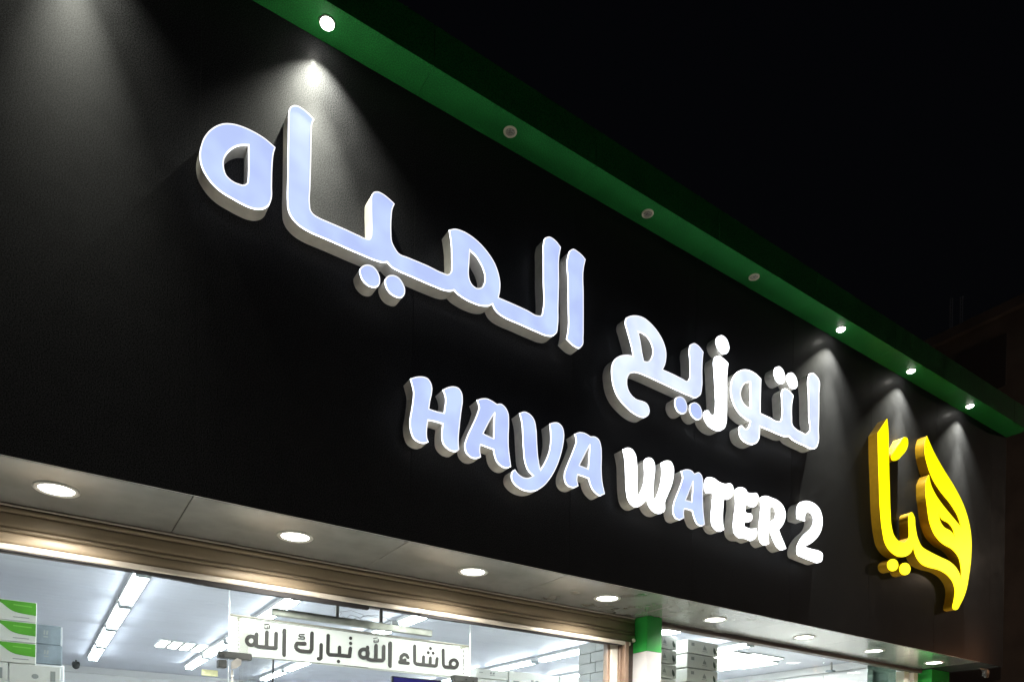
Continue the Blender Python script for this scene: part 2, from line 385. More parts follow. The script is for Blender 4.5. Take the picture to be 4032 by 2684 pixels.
# second window: panes
GR = empty('display_window', (6.9, 5.05, 0), 'glass display window between the green column and the far green pillar', 'window')
for a, b in ((4.742,6.07),(6.076,7.53),(7.536,8.40)):
    MB().cbox(a, b, 5.05, 5.06, .04, 3.076, .002).build('glass_pane', GLASS, GR)
MB().cbox(8.406, 9.016, 5.05, 5.06, .04, 3.076, .002).build('tinted_pane', GLASS_G, GR)

# ------------------------------------------------------------------ tracing helpers for the lettering
def tr(pts, ox, oy, s):
    return [((ox+p[0]*s), (oy+p[1]*s), len(p) > 2) for p in pts]
def smooth_loop(pts, seg=5):
    """closed Catmull-Rom through the points; points flagged True are sharp corners"""
    n = len(pts); out = []
    for i in range(n):
        p0, p1, p2, p3 = pts[i-1], pts[i], pts[(i+1) % n], pts[(i+2) % n]
        d = math.hypot(p2[0]-p1[0], p2[1]-p1[1])
        def tan(a, b, c, corner, other):
            if corner: return ((other[0]-b[0])*.6*(1 if other is c else -1), (other[1]-b[1])*.6*(1 if other is c else -1))
            da = math.hypot(b[0]-a[0], b[1]-a[1]) or 1e-6; dc = math.hypot(c[0]-b[0], c[1]-b[1]) or 1e-6
            ux = (b[0]-a[0])/da*dc + (c[0]-b[0])/dc*da; uy = (b[1]-a[1])/da*dc + (c[1]-b[1])/dc*da
            return (ux/(da+dc)*d, uy/(da+dc)*d)
        m1 = ((p2[0]-p1[0])*.8, (p2[1]-p1[1])*.8) if p1[2] else tan(p0, p1, p2, False, None)
        m2 = ((p2[0]-p1[0])*.8, (p2[1]-p1[1])*.8) if p2[2] else tan(p1, p2, p3, False, None)
        for k in range(seg):
            t = k/seg; t2 = t*t; t3 = t2*t
            h00 = 2*t3-3*t2+1; h10 = t3-2*t2+t; h01 = -2*t3+3*t2; h11 = t3-t2
            out.append((h00*p1[0]+h10*m1[0]+h01*p2[0]+h11*m2[0], h00*p1[1]+h10*m1[1]+h01*p2[1]+h11*m2[1]))
    return out
YL = YF - .10      # front plane of the channel letters
def area(l): return .5*sum(l[i][0]*l[(i+1)%len(l)][1]-l[(i+1)%len(l)][0]*l[i][1] for i in range(len(l)))
def inset(l, w):
    n = len(l); out = []
    for i in range(n):
        a = l[i-1]; b = l[i]; c = l[(i+1)%n]
        e1 = Vector((b[0]-a[0], b[1]-a[1])); e2 = Vector((c[0]-b[0], c[1]-b[1]))
        if e1.length < 1e-7 or e2.length < 1e-7: out.append(b); continue
        e1.normalize(); e2.normalize()
        n1 = Vector((-e1.y, e1.x)); n2 = Vector((-e2.y, e2.x)); m_ = n1+n2
        if m_.length < .3: m_ = n1
        m_.normalize(); d = w/max(.55, m_.dot(n1)); out.append((b[0]+m_.x*d, b[1]+m_.y*d))
    return out
def band(mb, l, y0, y1):
    b = len(mb.v); n = len(l)
    for p in l: mb.v.append((p[0], y0, p[1])); mb.v.append((p[0], y1, p[1]))
    for i in range(n):
        j = (i+1) % n; mb.f.append((b+2*i, b+2*i+1, b+2*j+1, b+2*j))
def channel_letter(name, loops, label, face=None, rim=None, ret=None, rw=.0058, cat='sign letter', group=None, kind='blue'):
    face = face or FACE; rim = rim or RIM; ret = ret or RETURN
    L2 = []
    for k, lp in enumerate(loops):
        q = []
        for (x, y_) in smooth_loop(lp):
            p = onY(x, y_, YL); q.append((p.x, p.z))
        a = area(q)
        if (k == 0) != (a > 0): q.reverse()          # outline anticlockwise, holes clockwise
        # drop duplicates
        r = [q[0]]
        for p in q[1:]:
            if math.hypot(p[0]-r[-1][0], p[1]-r[-1][1]) > .0012: r.append(p)
        L2.append(r)
    o0 = L2[0]; cxm = sum(p[0] for p in o0)/len(o0); zmin = min(p[1] for p in o0)
    root = empty(name, (cxm, YF, zmin), label, cat, group)
    # lit acrylic face
    vs = []; loops3 = []
    for l in L2: loops3.append([Vector((p[0], p[1], 0)) for p in l]); vs += [(p[0], YL, p[1]) for p in l]
    tris = tessellate_polygon(loops3); fs = []
    for t in tris:
        a, b, c = (Vector(vs[i]) for i in t)
        nrm = (b-a).cross(c-a)
        fs.append(t if nrm.y < 0 else (t[0], t[2], t[1]))
    link('face', mesh('face', vs, fs), face, root)
    # polished edge of the acrylic, brighter than the face
    rm = MB(); gp = MB(); rt = MB(); sd = MB()
    for l in L2:
        inn = inset(l, rw); b = len(rm.v); n = len(l)
        for p, q in zip(l, inn): rm.v.append((p[0], YL-.0015, p[1])); rm.v.append((q[0], YL-.0015, q[1]))
        for i in range(n):
            j = (i+1) % n; rm.f.append((b+2*i, b+2*j, b+2*j+1, b+2*i+1))
        band(sd, l, YL-.0015, YL+.004)
        band(gp, inset(l, .0012), YL+.004, YL+.0075)
        band(rt, l, YL+.0075, YF-.001)
    rm.build('acrylic_edge', rim, root); sd.build('acrylic_side', {'acrylic_edge_hot': SIDE_HOT, 'acrylic_edge_yellow': SIDE_Y}.get(rim.name, SIDE), root); gp.build('shadow_joint', GAP, root); rt.build('side_wall', ret, root)
    return root
def ell(cx, cy, a, b, rot, n=14, rx=0):
    r = []
    for i in range(n):
        t = 2*pi*i/n; x = a*cos(t); y_ = b*sin(t); r.append((cx+x*cos(rot)-y_*sin(rot), cy+x*sin(rot)+y_*cos(rot)))
    return r
C = 1
A = (700, 350, .42445); Bq = (1300, 650, .5102); Cq = (2300, 1150, .44643); G = (1500, 1400, .42445); Wd = (2350, 1700, .42445); Ye = (3200, 1500, .63755)

AR1 = 'white arabic letters of the upper row'
channel_letter('arabic_letter', [
  tr([(907,545,C),(800,455),(700,395),(600,350),(500,324),(430,322),(360,343),(290,392),(240,458),(212,540),(204,630),(222,720),(268,810),(330,890),(410,960),(500,1015),(600,1070),(690,1108),(760,1118),(812,1106),(850,1074),(868,1030),(873,900),(876,760),(882,660),(890,600)], *A),
  tr([(655,524,C),(580,525),(510,552),(460,597),(430,660),(428,730),(450,800),(500,850),(560,880),(615,890),(643,872),(652,820),(656,700)], *A)],
  'big looped white letter at the far left end of the upper row', group=AR1)
body = tr([(1030,215),(1042,172),(1075,154),(1118,160),(1170,192),(1225,240),(1266,285,C),(1248,325),(1242,400),(1238,600),(1230,900),(1225,1070),(1235,1130),(1262,1165),(1310,1195),(1400,1235),(1550,1300),(1680,1360),(1745,1388),(1775,1392),(1791,1368),(1796,1320),(1795,1200),(1793,1060),(1797,990),(1815,960),(1850,953),(1900,973),(1950,1010),(2012,1068,C),(1992,1115),(1982,1200),(1980,1330),(1988,1420),(2012,1472)], *A)
body += tr([(530,682),(600,712),(750,775),(870,832),(910,843),(932,825),(938,775),(937,700),(935,620),(928,560),(918,500,C),(960,492),(1020,508),(1090,548),(1160,608),(1220,678),(1270,758),(1300,840),(1312,910),(1310,970),(1300,1022,C),(1400,1065),(1520,1120),(1600,1160),(1630,1160),(1642,1120),(1645,900),(1645,700),(1647,600),(1660,562),(1690,553),(1730,575),(1780,634,C),(1768,700),(1765,900),(1760,1100),(1757,1240),(1745,1298),(1715,1318),(1670,1315),(1600,1288),(1450,1222),(1340,1172),(1300,1145),(1270,1110),(1253,1072,C),(1225,1085),(1170,1085),(1100,1062),(1020,1020),(980,990),(958,965,C),(920,972),(880,965),(800,935),(650,870),(520,812),(480,790),(440,748,C),(410,752),(370,742),(250,695),(100,630),(0,585)], *Bq)
body += tr([(1350,1383),(1200,1315),(1130,1270),(1080,1222),(1045,1172),(1022,1110),(1017,1050),(1020,800),(1024,500),(1027,300)], *A)
channel_letter('arabic_letters', [body, tr([(1078,658,C),(1115,690),(1150,740),(1180,800),(1195,860),(1190,910),(1170,942),(1140,950),(1108,935),(1080,895),(1070,850),(1073,760)], *Bq)],
  'longest white joined lettering of the upper row, rising from two tall strokes', group=AR1)
channel_letter('arabic_letter', [tr([(1838,690),(1850,660),(1875,647),(1905,663),(1940,692),(1971,728,C),(1957,790),(1955,1000),(1955,1200),(1953,1330),(1948,1388),(1925,1412),(1890,1400),(1850,1368),(1823,1340,C),(1834,1290),(1838,1100),(1836,900)], *Bq)],
  'single upright white stroke at the right end of the upper row', group=AR1)
channel_letter('letter_dot', [tr([(230,800),(255,775),(290,768),(335,785),(370,830),(385,885),(378,925),(350,943),(310,938),(265,905),(237,860)], *Bq)], 'left of two white dots below the longest joined lettering', group='white dots of the sign')
channel_letter('letter_dot', [tr([(425,880),(445,855),(480,848),(525,865),(560,910),(578,965),(570,1005),(545,1023),(505,1015),(460,985),(432,940)], *Bq)], 'right of two white dots below the longest joined lettering', group='white dots of the sign')
AR2 = 'white arabic letters of the middle row'
channel_letter('arabic_letters', [
  tr([(362,262),(375,225),(415,208),(460,206),(520,223),(590,278),(650,350),(700,440),(722,520),(722,590),(712,640),(693,682,C),(780,720),(870,765),(905,782),(926,765),(933,700),(932,600),(928,500),(940,462),(970,450),(1005,470),(1052,527,C),(1046,580),(1041,700),(1038,850),(1022,910),(985,930),(930,912),(800,855),(650,785),(540,735),(480,712),(440,706),(405,718),(385,748),(378,800),(390,860),(420,910),(465,945),(520,962),(548,977),(570,1012),(576,1050),(565,1085),(535,1102),(490,1095),(430,1062),(360,1000),(300,925),(262,840),(245,750),(243,670),(260,610),(300,568),(360,552),(405,555),(434,567,C),(422,500),(402,420),(377,330)], *Cq),
  tr([(477,347,C),(520,365),(565,405),(595,460),(607,520),(598,572),(577,602),(550,612),(527,605,C),(513,540),(495,430)], *Cq)],
  'curled white joined letters with open tail at left of the middle row', face=FACE_W, group=AR2)
channel_letter('letter_dot', [tr([(800,965),(812,930),(842,918),(878,935),(903,980),(908,1028),(892,1065),(860,1070),(825,1048),(804,1008)], *Cq)], 'left of the two bluish dots below the middle row', group='white dots of the sign')
channel_letter('letter_dot', [tr([(931,1015),(943,982),(973,971),(1010,990),(1035,1035),(1041,1080),(1025,1118),(995,1123),(960,1100),(936,1058)], *Cq)], 'right of the two bluish dots below the middle row', group='white dots of the sign')
channel_letter('arabic_letter', [tr([(1145,600),(1157,570),(1187,561),(1225,582),(1272,627,C),(1264,690),(1260,900),(1258,1080),(1254,1150),(1235,1200),(1195,1220),(1140,1207),(1090,1167),(1062,1115),(1057,1068),(1072,1043),(1095,1042),(1108,1065),(1132,1083),(1152,1072),(1158,1030),(1155,850),(1148,700)], *Cq)],
  'brilliant white hooked stroke in the middle of the middle row', face=FACE_HOT, rim=RIM_HOT, group=AR2)
channel_letter('letter_dot', [tr([(1164,430),(1178,394),(1210,380),(1245,400),(1272,450),(1279,500),(1262,535),(1232,541),(1196,515),(1171,472)], *Cq)], 'single brilliant dot above the hooked stroke in the middle row', face=FACE_HOT, rim=RIM_HOT, group='white dots of the sign')
channel_letter('arabic_letters', [
  tr([(1294,850),(1300,790),(1325,733),(1365,694),(1410,681),(1460,689),(1510,716),(1561,765,C),(1558,850),(1555,1000),(1555,1066,C),(1640,1105),(1705,1137),(1732,1135),(1744,1095),(1743,950),(1746,872),(1765,848),(1800,862),(1847,912,C),(1834,980),(1832,1100),(1840,1175),(1868,1205),(1920,1233),(1955,1248),(1978,1235),(1982,1100),(1980,900),(1978,750),(1990,718),(2015,711),(2045,733),(2070,768),(2072,900),(2068,1200),(2062,1338),(2045,1373),(2010,1380),(1950,1355),(1870,1318),(1835,1297),(1808,1268,C),(1780,1272),(1700,1245),(1600,1202),(1550,1182,C),(1548,1250),(1540,1300),(1515,1332),(1475,1341),(1430,1325),(1385,1287),(1367,1237),(1370,1187),(1388,1173),(1407,1190),(1428,1207),(1450,1190),(1466,1138,C),(1420,1112),(1365,1062),(1320,985),(1299,915)], *Cq),
  tr([(1466,790,C),(1425,800),(1395,835),(1381,880),(1384,930),(1405,975),(1435,1007),(1468,1023,C)], *Cq)],
  'white joined letters at the right end of the middle row', face=FACE_W, rim=RIM_HOT, group=AR2)
channel_letter('letter_dot', [tr([(1676,703),(1688,666),(1718,654),(1750,680),(1769,730),(1769,780),(1752,805),(1721,800),(1690,765)], *Cq)], 'left of two brilliant dots on top of the middle row', face=FACE_HOT, rim=RIM_HOT, group='white dots of the sign')
channel_letter('letter_dot', [tr([(1790,752),(1802,715),(1830,709),(1860,735),(1879,785),(1880,830),(1860,851),(1829,842),(1801,803)], *Cq)], 'right of two brilliant dots on top of the middle row', face=FACE_HOT, rim=RIM_HOT, group='white dots of the sign')
LT = 'latin letters of the sign'
def latin(ch, loops, label, **kw): return channel_letter('letter_' + ch, loops, label, group=LT, **kw)
latin('h', [tr([(272,212,C),(330,195),(390,194),(430,208),(460,245),(475,300),(470,360),(455,430),(447,492,C),(500,510),(586,531,C),(592,480),(600,410),(592,360),(572,315,C),(620,292),(680,285),(720,300),(750,345),(758,410),(745,520),(730,650),(720,780),(722,835),(727,870,C),(700,887),(650,880),(600,845),(572,800),(565,740),(573,631,C),(500,608),(437,598,C),(430,650),(425,720),(430,770),(442,798,C),(400,812),(350,800),(305,765),(280,710),(268,620),(285,500),(300,390),(302,335),(288,270)], *G)], 'white H, first letter of the latin line')
latin('a', [tr([(890,410,C),(930,397),(980,396),(1030,418),(1075,448,C),(1110,445),(1150,473),(1180,530),(1187,620),(1183,750),(1185,850),(1195,940),(1207,1028,C),(1170,1040),(1120,1025),(1075,980),(1055,930),(1045,870,C),(980,845),(925,825,C),(918,870),(928,938,C),(880,952),(830,938),(790,895),(778,830),(800,750),(845,650),(890,550),(912,482,C),(905,450)], *G),
  tr([(1055,530,C),(1048,640),(1045,766,C),(1000,745),(950,720,C),(985,650),(1030,570)], *G)], 'white A between the H and the Y')
latin('y', [tr([(1285,530,C),(1330,518),(1380,540),(1420,590),(1440,680),(1447,800),(1455,920),(1468,1005),(1480,1057,C),(1520,990),(1560,890),(1575,780),(1572,690),(1565,630,C),(1600,618),(1640,620),(1680,655),(1698,720),(1692,810),(1665,930),(1620,1050),(1560,1150),(1500,1215),(1440,1250),(1380,1258),(1310,1240),(1250,1200),(1215,1150),(1210,1100),(1225,1065),(1242,1052,C),(1275,1095),(1320,1125),(1370,1130),(1412,1110,C),(1365,1060),(1335,980),(1322,860),(1315,720),(1305,610)], *G)], 'white Y with a curled tail')
latin('a', [tr([(1795,725,C),(1840,708),(1890,716),(1945,748,C),(1980,748),(2020,775),(2040,830),(2047,930),(2045,1050),(2055,1180),(2077,1280,C),(2030,1297),(1990,1270),(1950,1215),(1935,1170),(1928,1138,C),(1870,1115),(1825,1103,C),(1820,1150),(1832,1208,C),(1790,1222),(1740,1207),(1708,1165),(1702,1100),(1730,1010),(1775,900),(1812,802,C),(1808,760)], *G),
  tr([(1938,825,C),(1932,930),(1922,1048,C),(1880,1030),(1842,1015,C),(1875,950),(1910,880)], *G)], 'white A just after the Y with the curled tail')
HOT = dict(face=FACE_HOT, rim=RIM_HOT)
latin('w', [tr([(242,160,C),(285,145),(320,155),(355,200),(372,290),(378,420),(375,530),(373,608,C),(410,550),(435,480),(445,400),(442,320),(440,265,C),(470,238),(505,243),(535,290),(540,340),(530,450),(524,560),(526,652,C),(560,590),(590,490),(605,370),(598,285,C),(640,265),(680,270),(710,320),(714,390),(692,500),(655,590),(632,650),(634,705,C),(625,735),(590,752),(550,748),(510,720),(480,670),(464,607,C),(440,650),(400,685),(360,692),(320,670),(290,620),(275,540),(268,400),(262,260)], *Wd)], 'brilliant white W with a sharp left corner', **HOT)
latin('a', [tr([(780,360,C),(830,345),(880,358),(905,385,C),(945,373),(970,398),(985,460),(983,560),(985,700),(1001,857,C),(975,872),(930,850),(905,800),(885,730,C),(850,718),(812,712,C),(806,750),(812,795,C),(770,813),(730,797),(708,750),(708,690),(735,600),(775,500),(798,425,C),(790,390)], *Wd),
  tr([(893,458,C),(888,560),(880,648,C),(850,636),(825,630,C),(850,570),(875,500)], *Wd)], 'bluish A between the brilliant W and T')
latin('t', [tr([(1008,450),(1020,425),(1055,418),(1090,430),(1135,462),(1190,480),(1238,476),(1260,500),(1262,560),(1247,605),(1215,622),(1178,612,C),(1172,700),(1168,800),(1172,860),(1182,903,C),(1150,919),(1105,907),(1075,870),(1062,810),(1068,700),(1080,570,C),(1050,560),(1015,562,C),(1002,520),(1000,480)], *Wd)], 'brilliant white letter T of the latin line', **HOT)
latin('e', [tr([(1278,545,C),(1310,515),(1350,513),(1380,530),(1400,560),(1440,566),(1480,566),(1500,598),(1490,655),(1462,692),(1425,688),(1398,668),(1380,672,C),(1378,742,C),(1400,752),(1430,755),(1443,785),(1428,825),(1395,832),(1372,826,C),(1366,872,C),(1420,895),(1480,890,C),(1483,940),(1465,990),(1430,1005),(1380,985),(1320,978),(1280,940),(1268,870),(1275,780),(1288,680),(1286,600)], *Wd)], 'brilliant white letter E of the latin line', **HOT)
latin('r', [tr([(1508,617,C),(1545,593),(1580,593),(1620,608),(1672,630),(1725,680),(1750,750),(1742,820),(1718,870),(1688,905,C),(1708,960),(1738,1030),(1757,1080,C),(1715,1093),(1680,1072),(1645,1015),(1622,955),(1605,900,C),(1596,920),(1590,975),(1598,1035,C),(1560,1048),(1520,1020),(1505,960),(1508,850),(1520,740),(1524,670)], *Wd),
  tr([(1606,692,C),(1632,690),(1656,722),(1661,770),(1642,812),(1605,826,C)], *Wd)], 'brilliant white letter R of the latin line', **HOT)
latin('two', [tr([(1862,690),(1885,655),(1930,638),(1990,648),(2050,690),(2085,760),(2093,840),(2077,920),(2030,992),(1970,1040),(1923,1063,C),(2000,1085),(2065,1103),(2090,1122),(2094,1165),(2082,1200),(2058,1209),(1980,1187),(1900,1155),(1866,1138),(1857,1110),(1860,1060),(1880,1010),(1925,950),(1985,895),(2010,840),(2006,780),(1982,745),(1948,743),(1932,775),(1930,823,C),(1895,812),(1858,800,C),(1855,750)], *Wd)], 'brilliant white numeral 2 that ends the latin line', **HOT)
# the yellow logo word
YK = dict(face=FACE_Y, rim=RIM_Y, ret=RETURN_Y, rw=.006, group='yellow emblem pieces')
channel_letter('yellow_emblem', [
  tr([(460,232,C),(467,300),(470,450),(475,650),(480,800),(487,895),(505,955),(535,988),(568,995),(588,975),(594,920),(592,860),(598,818),(610,808),(625,828),(635,900),(650,970),(675,1020),(720,1050),(790,1085),(850,1115),(890,1155),(908,1190),(917,1220,C),(915,1150),(900,1085),(865,1040),(800,1000),(755,950),(725,880),(708,780),(698,680),(702,610),(718,578,C),(728,630),(760,700),(805,765),(850,820),(885,862),(917,900,C),(895,830),(850,755),(790,680),(740,600),(710,520),(693,440),(693,380),(705,338,C),(745,430),(800,530),(880,660),(930,760),(960,850),(978,950),(980,1060),(965,1200),(945,1300),(915,1370),(885,1411),(868,1405),(872,1350),(878,1290),(865,1240),(830,1195),(780,1165),(720,1150),(675,1130),(640,1085),(622,1025,C),(605,1060),(570,1082),(530,1082),(480,1050),(450,1005),(432,930),(418,800),(410,600),(405,450),(403,318,C)], *Ye),
  tr([(778,822,C),(800,853),(838,875),(862,905),(878,957,C),(850,922),(812,900),(790,868)], *Ye)],
  'large yellow flame shaped lettering at the far end of the black fascia', cat='sign emblem', **YK)
channel_letter('yellow_stroke', [tr([(485,468),(508,425),(540,378),(563,346),(580,348),(589,380),(580,420),(552,458),(517,488),(492,487)], *Ye)], 'slanting yellow stroke beside the tall yellow upright', **YK)
channel_letter('yellow_dot', [tr(ell(495,1134,34,38,0), *Ye)], 'left yellow dot below the yellow lettering', **YK)
channel_letter('yellow_dot', [tr(ell(570,1158,34,38,0), *Ye)], 'right yellow dot below the yellow lettering', **YK)

# ------------------------------------------------------------------ wall washing spots in the green soffit
spot_X = [.145, 1.366, 2.597, 3.822, 5.035, 6.266, 7.477, 8.69]
spot_lit = [1, 1, 0, 0, 0, 1, 1, 1]
spot_lab = ['lit round spot at the near end of the green soffit', 'large lit spot in the green soffit above the tallest upper stroke',
 'unlit beige spot nearest the big lit one in the green soffit', 'unlit beige spot in the middle of the three dark ones', 'unlit beige spot farthest along of the three dark ones',
 'lit spot in the green soffit above the right end of the middle row', 'lit spot in the green soffit above the tall yellow upright', 'farthest lit spot in the green soffit, above the flame tips']
YSP = 4.082
def wall_spot(X, lit, lab, gain=1.0):
    z = Z2
    r = empty('soffit_spot', (X, YSP, z), lab, 'spotlight', 'round spots in the green soffit')
    rg = MB().lathe(0, 0, [(.045,.001),(.045,-.004),(.041,-.007),(.033,-.006),(.0315,.0)], 28)
    rg.build('ring', RING if lit else RING_BEIGE, r, loc=(0,0,0), smooth=True)
    d = MB().lathe(0, 0, [(.0385,-.004),(.037,-.010),(.030,-.017),(.016,-.021),(.0005,-.022)] if lit else [(.0315,-.001),(.022,-.003),(.0005,-.004)], 28)  # lit lens enlarged and domed: lamp glare put into its shape
    d.build('lens', LENS_S if lit else LENS_OFF, r, loc=(0,0,0), smooth=True)
    if not lit:
        c_ = MB()
        for a in range(3): c_.lathe(.006*cos(a*2.1), .006*sin(a*2.1), [(.004,-.0032),(.0035,-.0055),(.0003,-.006)], 10)
        c_.build('led_chip', mat('dull_chip', (.12,.11,.09), .4), r, loc=(0,0,0))
    if lit:
        l = bpy.data.lights.new('spot_beam', 'SPOT'); l.energy = 330*gain; l.spot_size = radians(49); l.spot_blend = 1; l.shadow_soft_size = .012; l.color = (.99, 1.0, .86)
        lo = bpy.data.objects.new('spot_beam', l); COL.objects.link(lo); lo.parent = r; lo.location = (0, 0, -.030); lo.rotation_euler = (radians(-4), 0, 0)
        l = bpy.data.lights.new('spot_spill', 'SPOT'); l.energy = 88*gain; l.spot_size = radians(100); l.spot_blend = 1; l.shadow_soft_size = .012; l.color = (.99, 1.0, .86)
        lo = bpy.data.objects.new('spot_spill', l); COL.objects.link(lo); lo.parent = r; lo.location = (0, 0, -.030)
for X, lit, lab in zip(spot_X, spot_lit, spot_lab): wall_spot(X, lit, lab, .4 if X < 1 else 1.0)

# ------------------------------------------------------------------ downlights in the lower soffit
dn = [('nearest large downlight of the lower soffit, above the left window', .121), ('second downlight of the lower soffit from the left', 1.372), ('third downlight from the left, above the white text board', 2.638),
      ('downlight of the lower soffit just left of the green column', 3.885), ('downlight of the lower soffit just right of the green column', 5.152), ('downlight above the bright ceiling panels of the right window', 6.448),
      ('second last downlight of the lower soffit, a thin bright oval', 7.671), ('last downlight of the lower soffit, glowing over the far green pillar', 8.922), ('downlight of the lower soffit beyond the left edge', -1.13), ('downlight of the lower soffit far beyond the left edge', -2.38)]
YD = 4.545
for lab, X in dn:
    r = empty('downlight', (X, YD, Z1), lab, 'downlight', 'round downlights in the lower soffit')
    MB().lathe(0, 0, [(.108,.0005),(.108,-.003),(.104,-.006),(.086,-.006),(.083,-.002),(.082,.0005)], 40).build('ring', RING_D, r, loc=(0,0,0), smooth=True)
    MB().disc(0, 0, .0825, -.0008, 40).build('lens', LENS, r, loc=(0,0,0))
    l = bpy.data.lights.new('downlight_beam', 'SPOT'); l.energy = 290; l.spot_size = radians(158); l.spot_blend = .9; l.shadow_soft_size = .07; l.color = (1.0, .96, .89)
    lo = bpy.data.objects.new('downlight_beam', l); COL.objects.link(lo); lo.parent = r; lo.location = (0, 0, -.01)

# ------------------------------------------------------------------ inside: ceiling lights
tube_rows = [(.79, 5.02, 7), (2.05, 5.02, 6), (3.30, 5.6, 5), (5.77, 5.2, 5), (7.02, 5.35, 5)]
names = {0: 'first', 1: 'second', 2: 'third', 3: 'fourth', 4: 'fifth'}
ordn = ['nearest', 'second', 'third', 'fourth', 'fifth', 'sixth', 'seventh']
def fixture(X, Y, lab):
    r = empty('tube_light', (X, Y, ZC), lab, 'ceiling light', 'double tube lights under the shop ceiling')
    MB().cbox(-.074, .074, 0, 1.24, -.040, -.001, .006).build('batten', WHITE, r, loc=(0,0,0))
    for s in (-1, 1):
        MB().tube((s*.036, .035, -.062), (s*.036, 1.205, -.062), .012, 10).build('tube', TUBE, r, loc=(0,0,0), smooth=False)
    for y_ in (0.0, 1.21):
        MB().cbox(-.058, .058, y_, y_+.03, -.08, -.041, .004).build('end_cap', mat('cap_grey', (.42,.45,.47), .5), r, loc=(0,0,0))
for i, (X, y0, n) in enumerate(tube_rows):
    for k in range(n):
        Y = y0 + .3 + k*1.36
        if Y > 12.0: continue
        fixture(X, Y, '%s double tube light of the %s ceiling row from the left' % (ordn[k], names[i]))
for k in range(5):
    p = onZ(640+48*k, 2527+6.2*k, ZC)
    r = empty('square_light', (p.x, p.y, ZC), '%s of the five square warm ceiling lights, counted from the left' % ['first','second','third','fourth','fifth'][k], 'ceiling light', 'square ceiling lights in the left window')
    MB().cbox(-.066, .066, -.27, .27, -.02, -.001, .004).build('frame', WHITE, r, loc=(0,0,0))
    MB().box(-.048, .048, -.24, .24, -.024, -.021).build('diffuser', PANELLIGHT, r, loc=(0,0,0))
pa = onZ(2850, 2600, ZC-.01); pb = onZ(2990, 2588, ZC-.01)
for k, (px_, py_) in enumerate(((2868,2580),(2955,2588),(2850,2615),(2940,2606))):
    p = onZ(px_, py_, ZC)
    r = empty('panel_light', (p.x, p.y, ZC), ['nearer left','nearer right','farther left','farther right'][k] + ' dazzling ceiling panel behind the right window', 'ceiling light', 'dazzling ceiling panels behind the right window')
    MB().cbox(-.30, .30, -.30, .30, -.02, -.001, .004).build('frame', WHITE, r, loc=(0,0,0))
    MB().box(-.285, .285, -.285, .285, -.024, -.021).build('diffuser', PANELLIGHT, r, loc=(0,0,0))

# ------------------------------------------------------------------ text board behind the entrance glass
YBD = 5.10
tl = onY(904, 2414, YBD); br = onY(1849, 2674, YBD); trr = onY(1849, 2540, YBD)
bx0, bx1, bz0, bz1 = tl.x, trr.x, br.z, tl.z
BD = empty('text_board', ((bx0+bx1)/2, YBD, bz0), 'long white board with dark arabic lettering hung behind the entrance glass', 'sign board')
MB().cbox(bx0, bx1, YBD, YBD+.02, bz0, bz1-.012, .003).build('board', BOARD, BD)
MB().cbox(bx0, bx1, YBD-.004, YBD+.022, bz1-.011, bz1, .002).build('top_channel', BOARD_EDGE, BD)
P_ = (850, 2350, .25467); Q_ = (1350, 2380, .25467)
SN = [0]
def stroke(mb, pts, T, w, y0=None, y1=None, closed=False):
    y0 = YBD-.002 if y0 is None else y0; y1 = YBD if y1 is None else y1
    q = []
    for (x, y_) in pts:
        p = onY(T[0]+x*T[2], T[1]+y_*T[2], YBD); q.append(Vector((p.x, p.z)))
    def disc(c, r):
        n = 14; b = len(mb.v)
        for i in range(n):
            a = 2*pi*i/n; mb.v.append((c.x+r*cos(a), y0, c.y+r*sin(a)))
        mb.f.append(tuple(b+i for i in range(n)))
    segs = list(zip(q[:-1], q[1:])) + ([(q[-1], q[0])] if closed else [])
    for i, (a, b_) in enumerate(segs):
        d = (b_-a)
        if d.length < 1e-6: continue
        d.normalize(); nn = Vector((-d.y, d.x))*w/2; b = len(mb.v); SN[0] = (SN[0]+1) % 90; e = y0 - .00007*SN[0]
        for p in (a+nn, a-nn, b_-nn, b_+nn): mb.v.append((p.x, e, p.y))
        mb.f.append((b, b+1, b+2, b+3))
        for p in (a+nn, a-nn, b_-nn, b_+nn): mb.v.append((p.x, y1, p.y))
        for i1, i2 in ((0,1),(1,2),(2,3),(3,0)): mb.f.append((b+i1, b+i2, b+4+i2, b+4+i1))
    for j, c_ in enumerate(q):
        b = len(mb.v); n = 14; SN[0] = (SN[0]+1) % 90; e = y0 - .00007*SN[0]
        for i in range(n):
            a = 2*pi*i/n; mb.v.append((c_.x+w/2*cos(a), e, c_.y+w/2*sin(a)))
        mb.f.append(tuple(b+i for i in range(n)))
def ring(cx, cy, r, n=16): return [(cx+r*cos(2*pi*i/n), cy+r*1.02*sin(2*pi*i/n)) for i in range(n)]
u = .25467*1.0
wS = .0255
def word(items, T):
    m_ = MB()
    for it in items:
        if it[0] == 'r': stroke(m_, ring(it[1], it[2], it[3]), T, wS, closed=True)
        elif it[0] == 'd': stroke(m_, [(it[1], it[2]), (it[1]+.5, it[2])], T, wS)
        elif it[0] == 't': stroke(m_, it[1], T, .006)
        else: stroke(m_, it[1], T, wS)
    m_.build('lettering', INK, BD)
word([('r',545,670,68),('s',[(628,570),(622,735)]),('s',[(600,735),(660,762),(870,782),(925,782)]),('s',[(787,542),(782,770)]),('s',[(930,560),(925,782)]),('s',[(1058,510),(1052,893)]),
      ('t',[(757,455),(755,484),(826,482),(828,438)]),('t',[(792,452),(791,482)]),('t',[(745,424),(818,414)])], P_)
